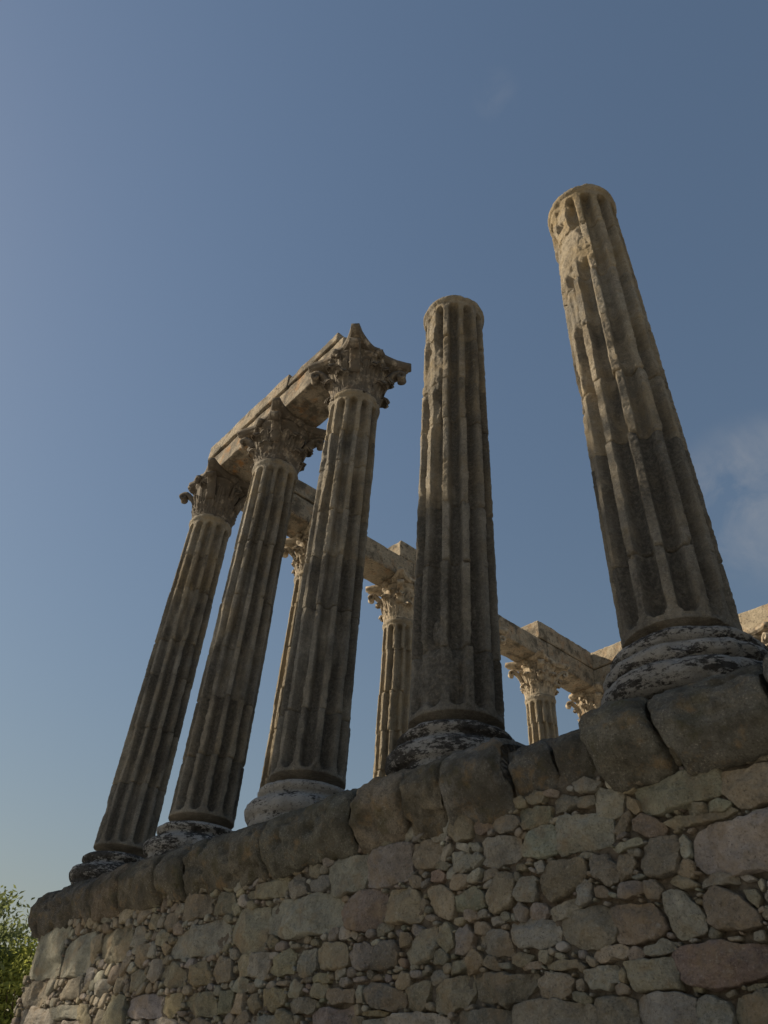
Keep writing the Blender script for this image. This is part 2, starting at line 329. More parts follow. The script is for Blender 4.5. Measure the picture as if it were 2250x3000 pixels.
PAL = dict(g=(.415, .40, .345), l=(.50, .485, .425), t=(.455, .39, .275), b=(.345, .285, .205), r=(.345, .275, .225), o=(.47, .36, .215),
           d=(.275, .26, .225), k=(.32, .30, .22), u=(.41, .405, .38))
STONES = """g -50,-120 -46,-120 -39,-124 -31,-125 -29,-128 -30,-131 -34,-140 -42,-141 -49,-139 -52,-135
g -83,-136 -81,-133 -62,-136 -43,-142 -44,-154 -47,-157 -66,-157 -82,-157 -85,-152
g -111,-142 -105,-137 -92,-137 -88,-139 -86,-148 -87,-156 -95,-157 -114,-154 -115,-149
g -155,-139 -149,-136 -131,-136 -120,-141 -118,-148 -123,-155 -141,-157 -155,-153
d -146,-122 -135,-121 -121,-125 -118,-130 -124,-135 -138,-134 -148,-127
k -116,-122 -102,-122 -89,-125 -91,-135 -103,-137 -113,-137 -118,-131
d -86,-121 -77,-119 -66,-122 -64,-127 -75,-130 -86,-129
d -65,-123 -52,-124 -52,-130 -59,-131 -65,-130
b -97,-162 -85,-161 -67,-163 -66,-171 -71,-178 -81,-182 -95,-185 -101,-180 -103,-171
d -59,-161 -50,-163 -41,-169 -43,-179 -51,-180 -58,-176 -62,-167
r -39,-165 -31,-165 -28,-170 -31,-176 -40,-180 -41,-174
k -22,-164 -14,-160 0,-159 2,-165 -1,-177 -11,-181 -22,-178 -24,-171
l 4,-162 7,-160 10,-165 9,-172 5,-173 3,-170
r 0,-176 5,-174 10,-176 8,-183 3,-185 -1,-181
l 13,-167 16,-162 23,-158 42,-157 67,-157 66,-176 57,-186 36,-185 16,-182 11,-177
t 38,-130 49,-130 75,-131 69,-151 44,-152 42,-146 37,-141
k -19,-128 -3,-126 22,-124 37,-127 36,-140 30,-142 6,-143 -6,-145 -15,-143 -19,-136
o -30,-123 -23,-122 -20,-127 -24,-129 -29,-127
o -27,-130 -20,-134 -19,-140 -23,-142 -27,-137
b -39,-148 -32,-141 -27,-138 -26,-143 -30,-150 -38,-153
b -25,-147 -19,-143 -10,-147 -5,-153 -7,-158 -19,-157 -25,-152
b -4,-151 5,-148 20,-151 37,-149 41,-152 31,-155 16,-155 1,-155
l -44,-160 -36,-157 -23,-157 -21,-160 -30,-162 -40,-163
g -72,-160 -65,-158 -59,-160 -63,-163 -70,-162
t -149,-170 -141,-163 -131,-162 -125,-168 -127,-182 -139,-186 -147,-185 -151,-176
g -124,-173 -117,-167 -109,-168 -106,-178 -110,-183 -122,-182 -125,-178
b -155,-158 -143,-158 -139,-162 -148,-165 -155,-165
k -185,-172 -174,-171 -163,-167 -154,-174 -153,-182 -167,-183 -185,-181
g -96,-190 -85,-186 -76,-185 -73,-190 -83,-195 -95,-196
u -115,-188 -109,-184 -101,-185 -98,-191 -104,-195 -113,-193
u -72,-179 -66,-175 -62,-179 -63,-187 -71,-190 -76,-187
b -61,-181 -53,-181 -49,-185 -52,-188 -60,-186
u -43,-183 -38,-180 -27,-181 -27,-187 -35,-189 -43,-189
r -25,-181 -16,-182 -13,-187 -16,-192 -24,-191
g -13,-190 -8,-188 0,-191 4,-196 9,-202 10,-210 4,-213 -8,-213 -11,-207 -13,-199
r 11,-194 17,-191 28,-192 33,-196 40,-205 40,-211 27,-212 15,-210 12,-206
k 36,-194 42,-194 44,-198 41,-203 37,-199
l 13,-186 24,-183 33,-185 33,-190 18,-189 12,-189
l 35,-187 40,-186 44,-189 38,-190
l 44,-191 47,-189 48,-193 45,-196
d 50,-191 58,-189 57,-202 47,-204 47,-199
b -49,-193 -36,-192 -23,-193 -17,-199 -13,-207 -17,-211 -32,-213 -46,-212 -48,-206
k -87,-196 -74,-191 -60,-191 -52,-195 -49,-205 -52,-211 -73,-214 -85,-208 -88,-202
u -130,-194 -121,-193 -95,-196 -91,-202 -93,-209 -107,-211 -124,-209 -130,-204
g -160,-200 -146,-197 -132,-199 -132,-213 -149,-212 -158,-207
g -180,-193 -171,-191 -165,-199 -167,-209 -182,-209
g -30,-216 -18,-213 -11,-215 -13,-219 -25,-221 -30,-220
r -42,-217 -35,-215 -31,-219 -33,-222 -41,-222
t -63,-215 -50,-213 -42,-215 -46,-220 -62,-222 -66,-219
r -12,-221 -5,-218 17,-218 37,-220 41,-225 37,-233 29,-235 16,-238 -5,-235 -11,-230
t -45,-223 -33,-222 -15,-222 -12,-228 -13,-237 -25,-237 -39,-237 -44,-232
g -74,-225 -62,-223 -53,-224 -51,-230 -57,-235 -69,-235 -74,-230
b -103,-220 -92,-218 -80,-219 -78,-223 -92,-224 -101,-223
t -110,-228 -103,-225 -87,-226 -83,-229 -86,-237 -101,-239 -110,-237
k -81,-230 -76,-229 -75,-232 -76,-236 -81,-235
t -50,-228 -47,-225 -45,-228 -47,-233 -50,-232
r -55,-234 -48,-233 -44,-235 -46,-239 -53,-238
b -164,-224 -149,-222 -127,-224 -113,-225 -115,-231 -126,-239 -150,-240 -161,-236
g -130,-241 -108,-239 -83,-241 -72,-244 -74,-259 -131,-258
k -69,-239 -57,-239 -42,-241 -44,-259 -72,-259
l -39,-241 -26,-238 -12,-238 -5,-243 -8,-259 -43,-259
g -3,-242 5,-240 13,-244 14,-250 13,-259 -7,-259
k 18,-242 26,-240 43,-240 37,-260 15,-259
g 20,-215 28,-215 28,-217 21,-217
g 35,-214 41,-213 41,-218 35,-218
b 25,-238 32,-237 37,-237 31,-240 26,-240
t -125,-219 -117,-218 -108,-218 -108,-222 -123,-222
u -144,-217 -133,-217 -132,-221 -142,-220
d -180,-243 -155,-242 -133,-244 -134,-258 -182,-258
g -185,-141 -174,-140 -166,-146 -167,-154 -174,-156 -185,-153
u -107,-159 -101,-158 -98,-163 -100,-166 -106,-165
u -33,-178 -25,-177 -22,-179 -30,-180
t -230,-129 -219,-127 -207,-128 -199,-132 -200,-144 -210,-148 -225,-147 -230,-138
g -285,-130 -276,-125 -254,-125 -233,-126 -232,-141 -233,-152 -269,-154 -283,-151
g -337,-130 -328,-125 -307,-126 -289,-128 -288,-143 -292,-152 -319,-155 -331,-153 -336,-141
d -368,-138 -351,-134 -340,-136 -338,-145 -349,-149 -367,-145
g -403,-135 -388,-129 -378,-135 -374,-146 -391,-149 -400,-144
t -473,-135 -459,-131 -424,-128 -411,-125 -406,-132 -408,-144 -439,-145 -469,-140
t -197,-144 -195,-137 -188,-133 -187,-137 -192,-146
g -164,-137 -159,-137 -156,-141 -159,-146 -164,-142
t -187,-162 -183,-157 -170,-158 -170,-166 -179,-168 -187,-166
b -210,-151 -198,-151 -194,-155 -197,-160 -208,-158
g -221,-158 -211,-155 -211,-159 -219,-162
t -212,-163 -198,-162 -187,-166 -184,-174 -185,-184 -189,-186 -203,-183 -206,-177 -212,-169
b -220,-171 -217,-168 -213,-172 -215,-179 -219,-176
t -260,-163 -255,-159 -236,-160 -225,-164 -222,-172 -217,-179 -223,-185 -246,-184 -258,-181 -260,-170
b -312,-170 -306,-161 -297,-155 -276,-156 -262,-161 -263,-172 -267,-183 -290,-185 -307,-182
g -429,-164 -427,-155 -407,-149 -372,-150 -331,-153 -319,-164 -318,-180 -359,-183 -398,-182 -426,-175
t -481,-151 -455,-152 -433,-153 -432,-171 -432,-187 -469,-188 -490,-171
g -236,-204 -227,-196 -215,-192 -204,-190 -202,-195 -206,-209 -217,-212 -234,-210
d -274,-205 -272,-198 -260,-193 -248,-196 -243,-205 -247,-212 -264,-214 -273,-211
g -303,-200 -296,-194 -283,-194 -276,-197 -276,-208 -284,-213 -297,-210
t -346,-196 -339,-190 -313,-192 -306,-196 -305,-208 -321,-211 -341,-208
g -376,-203 -367,-193 -350,-194 -346,-207 -352,-214 -373,-212
t -417,-206 -410,-196 -394,-191 -380,-195 -382,-209 -402,-211
g -449,-202 -445,-190 -421,-191 -419,-205 -424,-212 -444,-209
t -471,-197 -463,-190 -449,-191 -452,-205 -463,-211
t -348,-215 -341,-212 -327,-213 -328,-219 -345,-219
t -353,-225 -347,-219 -329,-220 -330,-230 -349,-229
b -325,-224 -316,-224 -295,-225 -294,-234 -317,-235 -326,-230
g -293,-229 -290,-223 -282,-223 -284,-234 -290,-234
d -281,-226 -273,-222 -256,-224 -238,-229 -236,-238 -250,-240 -271,-238 -280,-233
b -232,-229 -223,-225 -208,-224 -212,-236 -216,-242 -229,-240
k -204,-229 -189,-224 -168,-222 -168,-233 -175,-241 -191,-243 -204,-242
d -378,-228 -358,-228 -341,-232 -349,-240 -375,-239
o -422,-220 -391,-221 -388,-232 -397,-237 -420,-235
t -446,-227 -431,-222 -424,-232 -435,-238
d -347,-239 -330,-236 -308,-238 -295,-236 -294,-248 -344,-252
t -292,-236 -287,-235 -284,-241 -289,-244
l -254,-246 -239,-242 -208,-243 -193,-247 -191,-255 -253,-254
o -283,-241 -271,-240 -254,-241 -257,-244 -281,-243
g -437,-240 -405,-240 -391,-242 -393,-252 -433,-252
r -175,-242 -167,-239 -165,-242 -174,-243
g -280,-246 -256,-245 -255,-254 -279,-254
g -296,-218 -282,-217 -280,-220 -294,-221
b -273,-218 -262,-217 -258,-221 -273,-221
l -249,-215 -239,-213 -236,-215 -245,-217
b -250,-218 -240,-218 -238,-221 -248,-221
b -403,-215 -383,-215 -385,-219 -402,-218
b -388,-188 -375,-187 -371,-191 -385,-191
d -360,-214 -348,-214 -349,-218 -359,-218
g -1034,-123 -970,-122 -930,-123 -927,-126 -934,-150 -927,-181 -944,-185 -1027,-181 -1038,-175 -1037,-143
g -920,-162 -914,-145 -886,-139 -840,-138 -832,-161 -829,-182 -887,-188 -917,-182
t -828,-174 -828,-148 -811,-142 -805,-157 -817,-175
k -804,-157 -801,-144 -734,-141 -726,-157 -726,-178 -769,-178 -799,-170
g -719,-163 -720,-145 -694,-144 -683,-159 -695,-168
t -724,-132 -704,-122 -687,-122 -687,-131 -707,-141
b -690,-145 -678,-133 -659,-137 -659,-149 -676,-150
b -645,-154 -644,-138 -617,-138 -616,-153 -631,-156
k -603,-147 -599,-128 -588,-124 -550,-127 -545,-146 -573,-150
k -536,-147 -534,-129 -507,-130 -498,-142 -500,-152 -523,-149
g -614,-177 -605,-162 -576,-158 -524,-154 -504,-162 -501,-177 -531,-186 -601,-183
t -691,-185 -698,-167 -673,-163 -671,-178 -679,-188
g -666,-179 -662,-163 -649,-167 -649,-180
o -641,-169 -633,-166 -620,-171 -625,-180 -637,-176
o -565,-207 -563,-193 -532,-191 -518,-203 -518,-211 -549,-211
b -517,-199 -510,-189 -481,-192 -476,-210 -507,-212
b -626,-203 -624,-190 -591,-190 -574,-200 -573,-210 -599,-211
g -655,-199 -654,-182 -630,-184 -628,-198 -635,-205
k -694,-211 -697,-194 -681,-190 -660,-196 -673,-210
g -787,-210 -781,-195 -756,-196 -750,-205 -764,-213
t -826,-208 -815,-194 -802,-194 -807,-204
b -902,-204 -876,-191 -841,-189 -832,-211 -891,-212
d -1034,-207 -1037,-188 -978,-187 -947,-194 -940,-210 -965,-216 -1020,-215
t -743,-225 -737,-213 -702,-214 -688,-232 -687,-246 -740,-245
u -686,-232 -686,-218 -649,-215 -615,-219 -609,-236 -656,-238
o -607,-232 -609,-218 -572,-217 -569,-230 -586,-237
b -560,-225 -546,-218 -509,-218 -497,-237 -536,-238
k -493,-234 -494,-218 -473,-219 -470,-236 -489,-237
o -468,-237 -470,-222 -452,-222 -446,-239
d -906,-221 -872,-218 -830,-219 -824,-232 -887,-232
t -810,-238 -821,-219 -795,-220 -779,-236 -785,-244
d -1015,-241 -1021,-219 -964,-218 -915,-222 -901,-243
b -768,-244 -773,-228 -753,-223 -741,-245
g -632,-239 -586,-238 -559,-245 -556,-251 -626,-250
b -546,-241 -522,-239 -496,-246 -493,-252 -544,-251
g -888,-235 -817,-235 -808,-246 -888,-245
d -576,-233 -562,-232 -552,-234 -559,-238"""

PAL = {k_: tuple(( .62 * c_ + .38 * m_) * .97 for c_, m_ in zip(v_, (.385, .35, .275))) for k_, v_ in PAL.items()}
def resample(p, n):
    q = np.vstack([p, p[:1]]); s = np.concatenate([[0], np.cumsum(np.hypot(*np.diff(q, axis=0).T))])
    t = np.linspace(0, s[-1], n, endpoint=False)
    return np.stack([np.interp(t, s, q[:, 0]), np.interp(t, s, q[:, 1])], 1)
def chaikin(p):
    n = np.roll(p, -1, 0); return np.stack([p * .925 + n * .075, p * .075 + n * .925], 1).reshape(-1, 2)
def stone_geo(poly, n, rings, seed, big=True, hi=False):
    """pillow of stone over an outline in the wall plane (x,z); the face looks to -y"""
    r = np.random.default_rng(seed)
    p = resample(chaikin(poly), n); c = p.mean(0)
    size = math.sqrt(abs(np.sum(p[:, 0] * np.roll(p[:, 1], -1) - p[:, 1] * np.roll(p[:, 0], -1)) / 2))
    prot = min(0.062, 0.014 + 0.13 * size) * r.uniform(0.75, 1.15)
    tx, tz = r.normal(0, 0.05, 2)
    V = []
    scl = [(1.0, 0.06)] + [(a, -prot * h) for a, h in rings]
    edge = 0.07 * size * vnoise(np.column_stack([p, np.zeros(n)]) , 9 / max(size * 3, .3), seed)[:, None] * (p - c) / (np.linalg.norm(p - c, axis=1)[:, None] + 1e-6)
    p = p + edge
    if hi: p = p + (.007 * vnoise(np.column_stack([p, np.zeros(n)]), 34, seed + 3) + .004 * vnoise(np.column_stack([p, np.zeros(n)]), 75, seed + 4))[:, None] * (p - c) / (np.linalg.norm(p - c, axis=1)[:, None] + 1e-6)
    for a, y in scl:
        q = c + (p - c) * a
        V.append(np.column_stack([q[:, 0], np.full(n, YM + y), q[:, 1]]))
    V.append(np.array([[c[0], YM + scl[-1][1], c[1]]]))
    V = np.vstack(V)
    free = np.ones(len(V)); free[:n] = 0
    V[:, 1] += free * (np.clip(tx * (V[:, 0] - c[0]) + tz * (V[:, 2] - c[1]), -.02, .02))
    if big:
        fac = np.full(len(V), 9.0); dx, dz_ = (V[:, 0] - c[0]) / size, (V[:, 2] - c[1]) / size
        for _ in range(8):
            a_ = r.uniform(0, 2 * math.pi); pr_ = dx * math.cos(a_) + dz_ * math.sin(a_)
            fac = np.minimum(fac, prot * 1.12 - np.maximum(0, pr_ - r.uniform(.05, .40)) * size * r.uniform(.15, .65))
        V[:, 1] = np.where(free > 0, np.maximum(V[:, 1], YM - np.maximum(fac, -.01)), V[:, 1])
        nn = 0.022 * fbm(V, 6, 2, seed) + 0.013 * fbm(V, 19, 2, seed + 5)
        if hi: nn = nn + .012 * np.abs(fbm(V, 13, 3, seed + 11)) + .008 * fbm(V, 48, 2, seed + 13)
        V[:, 1] += free * nn
        V[:, 0] += free * 0.006 * vnoise(V, 22, seed + 8); V[:, 2] += free * 0.006 * vnoise(V, 22, seed + 9)
    nr = len(scl); Q = grid_quads(nr, n, True)
    last = (nr - 1) * n; T = np.array([(last + k, last + (k + 1) % n, nr * n) for k in range(n)])
    return V, Q, T
RB = [(1.0, -0.3), (0.992, 0.35), (0.955, 0.80), (0.89, 0.98), (0.74, 1.05), (0.55, 1.06), (0.36, 1.06), (0.18, 1.06)]
RSM = [(1.0, -0.2), (0.93, 0.75), (0.6, 1.0)]
RHI = [(1.0, -0.3), (.996, .1), (0.985, 0.45), (0.965, 0.72), (.935, .88), (0.89, 0.98), (.83, 1.02), (0.76, 1.05)] + [(a_, 1.06) for a_ in (.68, .6, .51, .42, .33, .24, .15, .07)]
def vary(col, r, a=0.13):
    f = 1 + r.normal(0, a); return tuple(max(.02, c * f * (1 + r.normal(0, 0.03))) for c in col)
# occupancy grid of the face
CX0, CX1, CZ0, CZ1, CELL = XW0, XW1, GZ, -1.13, 0.01
NXc, NZc = int((CX1 - CX0) / CELL), int((CZ1 - CZ0) / CELL)
occ = np.zeros((NZc, NXc), bool)
def poly_mask(p):
    i0 = max(0, int((p[:, 0].min() - CX0) / CELL)); i1 = min(NXc, int((p[:, 0].max() - CX0) / CELL) + 2)
    j0 = max(0, int((p[:, 1].min() - CZ0) / CELL)); j1 = min(NZc, int((p[:, 1].max() - CZ0) / CELL) + 2)
    if i1 <= i0 or j1 <= j0: return None
    gx = CX0 + (np.arange(i0, i1) + .5) * CELL; gz = CZ0 + (np.arange(j0, j1) + .5) * CELL
    X, Z = np.meshgrid(gx, gz); m = np.zeros(X.shape, bool); j = len(p) - 1
    for i in range(len(p)):
        a, b = p[i], p[j]
        m ^= ((a[1] > Z) != (b[1] > Z)) & (X < (b[0] - a[0]) * (Z - a[1]) / (b[1] - a[1] + 1e-12) + a[0]); j = i
    return (slice(j0, j1), slice(i0, i1)), m
stone_list = []                                    # (polygon, tint, size)
sr = np.random.default_rng(11)
for ln in STONES.split('\n'):
    t = ln.split(); p = np.array([[float(v) / 100 for v in a.split(',')] for a in t[1:]])
    p = p.mean(0) + (p - p.mean(0)) * 1.08
    mk = poly_mask(p)
    if mk: occ[mk[0]] |= mk[1]
    stone_list.append((p, vary(PAL[t[0]], sr, .09), 1.0))
def try_stone(x, z, a, b, rot, k):
    th = np.linspace(0, 2 * math.pi, k, endpoint=False) + sr.uniform(0, 6)
    rr = sr.uniform(0.66, 1.15, k)
    sq = np.maximum(abs(np.cos(th)), abs(np.sin(th))) ** -0.55
    e = np.stack([np.cos(th) * a * rr * sq, np.sin(th) * b * rr * sq], 1)
    cr, srn = math.cos(rot), math.sin(rot)
    p = np.stack([x + e[:, 0] * cr - e[:, 1] * srn, z + e[:, 0] * srn + e[:, 1] * cr], 1)
    mk = poly_mask(p)
    if mk is None or mk[1].sum() < 3: return
    sub = occ[mk[0]]
    if (sub & mk[1]).sum() > (0.18 if a > .05 else 0.12) * mk[1].sum(): return
    sub |= mk[1]; return p
keys = list('ggggttbbldkkur')
def scatter(x0, x1, z0, z1, sizes, tries):
    for sz in sizes:
        for _ in range(tries):
            x = sr.uniform(x0, x1); z = sr.uniform(z0, z1)
            i, j = int((x - CX0) / CELL), int((z - CZ0) / CELL)
            if not (0 <= i < NXc and 0 <= j < NZc) or occ[j, i]: continue
            a = sz * sr.uniform(.85, 1.2)
            p = try_stone(x, z, a, a * sr.uniform(.38, .85), sr.normal(0, .3), int(sr.integers(5, 8)) if sz > .04 else int(sr.integers(4, 7)))
            if p is not None: stone_list.append((p, vary(PAL[keys[sr.integers(len(keys))]], sr, .15), 0.9 if sz > .05 else sz))
scatter(XW0, .7, -2.75, -1.14, [.17, .13, .10], 260)
scatter(.4, XW1, GZ, -1.14, [.26, .2, .15, .1], 220)
scatter(XW0, .7, GZ, -2.5, [.30, .23, .17, .12], 320)
scatter(XW0, XW1, -2.8, -1.14, [.10, .08, .062, .05, .04, .031, .024, .018, .013], 3600)
scatter(XW0, XW1, GZ, -2.7, [.08, .05, .035], 900)
def weight(st):
    p = st[0]; c = p.mean(0); a = np.ptp(p[:, 0]) * np.ptp(p[:, 1])
    d = math.hypot(c[0] - CAMP[0], 4.3, c[1] - CAMP[2]); seen = c[1] > -2.75 and c[0] < 0.95
    return (a / d ** 3) if seen else -1
stone_list.sort(key=weight, reverse=True)
N_PARTS = 290
for i, (p, t, sz) in enumerate(stone_list[:N_PARTS]):
    V, Q, T = stone_geo(p, 84 if i < 130 else 40, RHI if i < 130 else RB, 100 + i, True, i < 130)
    par(link('stone', make_mesh('stone', V, Q, T, MS, tint=t)), podium)
VV, QQ, TT, CC = [], [], [], []; off = 0
for i, (p, t, sz) in enumerate(stone_list[N_PARTS:]):
    big = weight((p, t, sz)) < 0
    V, Q, T = stone_geo(p, 16 if big else 11, RB[1:6] if big else RSM, 900 + i, big)
    VV.append(V); QQ.append(Q + off); TT.append(T + off); CC.append(np.tile(t, (len(V), 1))); off += len(V)
tag(par(link('small_stones', make_mesh('small_stones', np.vstack(VV), np.vstack(QQ), np.vstack(TT), MS, shade=False, tint=np.vstack(CC))), podium), kind='stuff')

# ------------------------------------------------------------------ cornice of rounded blocks
cornice = thing('podium_cornice', ((XW0 + XW1) / 2, -0.75, -1.22), 'course of dark rounded mossy granite blocks capping the rubble wall', 'cornice')
PROF = np.array([(-.152, -.572), (-.50, -.585), (-.68, -.625), (-.80, -.69), (-.90, -.785), (-.955, -.88), (-.96, -.97), (-.925, -1.09), (-.865, -1.195), (-.79, -1.265), (-.5, -1.28), (-.152, -1.26)])
def cornice_block(j0, j1, seed, front=0.0, drop=0.0, chop=0.0, size=1.0):
    x0, x1 = sum(j0) / 2, sum(j1) / 2
    npf = 64; s = np.concatenate([[0], np.cumsum(np.hypot(*np.diff(PROF, axis=0).T))])
    t = np.linspace(0, s[-1], npf); prof = np.stack([np.interp(t, s, PROF[:, 0]), np.interp(t, s, PROF[:, 1])], 1)
    nx = max(30, int((x1 - x0) / .022)); e = 0.05
    xs = (x1 - x0) / 2 * np.sin(np.linspace(-1, 1, nx) * math.pi / 2 * .985) / math.sin(math.pi / 2 * .985)
    V = []
    yc, zc = -0.60, -0.92
    for x in xs:
        dd = (x1 - x0) / 2 - abs(x); k = 1.0
        if dd < e: k = 1 - 0.17 * (1 - math.sqrt(max(0, 1 - (1 - dd / e) ** 2)))
        q = prof.copy(); q[:, 0] = yc + (q[:, 0] - yc) * k * (1 + front); q[:, 1] = zc + (q[:, 1] - zc) * k * size
        dep = np.clip((-.5 - q[:, 0]) / .4, 0, 1)
        q[:, 1] -= drop * smooth(-1.2, -.6, q[:, 1])
        low = smooth(-.62, -1.2, q[:, 1]); q[:, 0] += chop * low * dep
        f_ = (x + (x1 - x0) / 2) / (x1 - x0); tz = np.clip((-.5 - q[:, 1]) / .72, 0, 1)
        V.append(np.column_stack([(1 - f_) * (j0[0] + (j0[1] - j0[0]) * tz) + f_ * (j1[0] + (j1[1] - j1[0]) * tz) + .011 * (1 - 2 * f_), q]))
    V = np.vstack(V)
    N = np.tile(np.array([[0, 0, 0.]]), (len(V), 1)); ctr = np.column_stack([V[:, 0], np.full(len(V), yc), np.full(len(V), zc)])
    N = V - ctr; N /= np.linalg.norm(N, axis=1)[:, None]
    amp = 0.05 * fbm(V, 2.6, 2, seed) + 0.03 * fbm(V, 6, 3, seed + 3) + 0.019 * fbm(V, 18, 3, seed + 4) - .06 * smooth(.15, .5, fbm(V, 4.5, 3, seed + 6)) + .02 * np.abs(fbm(V, 9, 3, seed + 9)) - .012
    row = np.repeat(np.arange(nx), npf); dd_ = (x1 - x0) / 2 - abs(xs[row])
    amp = amp - .055 * np.exp(-(dd_ / .05) ** 2) * smooth(-.1, .5, fbm(V, 7, 2, seed + 12))
    amp = amp * np.where(V[:, 1] > -.7, .5, 1)
    V = V + N * amp[:, None] * smooth(-.45, -.7, V[:, 1])[:, None]
    Q = grid_quads(nx, npf)
    n = len(V); V = np.vstack([V, V[:npf].mean(0), V[-npf:].mean(0)])
    T = [(k, k + 1, n) for k in range(npf - 1)] + [((nx - 1) * npf + k + 1, (nx - 1) * npf + k, n + 1) for k in range(npf - 1)]
    return V, Q, np.array(T)
CB = [  # left joint at the top, at the bottom, front, drop, chop, tint
    (-10.78, -10.74, -.06, .03, .05, (0.154, 0.142, 0.122)), (-8.49, -8.47, .0, .0, .02, (0.238, 0.197, 0.148)), (-7.61, -7.66, .02, .02, .04, (0.206, 0.184, 0.143)),
    (-6.65, -6.60, -.05, .0, .0, (0.189, 0.174, 0.140)), (-6.01, -5.96, .03, .02, .05, (0.195, 0.179, 0.141)), (-4.43, -4.37, -.02, .01, .03, (0.197, 0.189, 0.151)),
    (-3.04, -2.98, .04, .0, .08, (0.322, 0.269, 0.200)), (-2.34, -2.32, .0, .01, .05, (0.270, 0.234, 0.173)), (-1.91, -1.86, .07, .015, .10, (0.266, 0.250, 0.217)),
    (-1.31, -1.18, -.12, .09, .20, (0.187, 0.178, 0.155)), (-.88, -.76, -.18, .09, .18, (0.173, 0.162, 0.137)), (-.56, -.40, .05, .015, .06, (0.220, 0.205, 0.162)),
    (-.06, .15, .03, .03, .03, (0.229, 0.217, 0.180)), (.78, .86, -.02, -.01, .05, (0.211, 0.200, 0.171)), (1.74, 1.80, .03, .0, .04, (0.204, 0.192, 0.164)), (2.8, 2.82, 0, .01, .04, (0.204, 0.192, 0.164)), (4.0, 4.0, 0, 0, 0, None)]
for i in range(len(CB) - 1):
    a_, b_, fr, dr, ch, tn = CB[i]; a2, b2 = CB[i + 1][:2]
    V, Q, T = cornice_block((a_, b_), (a2, b2), 40 + i * 7, fr, dr - (.03 if i < 9 else 0), ch)
    par(link('cornice_stone', make_mesh('cornice_stone', V, Q, T, MO, tint=tn)), cornice)
par(link('bedding_mortar', box_mesh('bedding_mortar', XW0 + .05, XW1 - .02, -.70, -.16, -1.24, -.75, MR)), cornice)

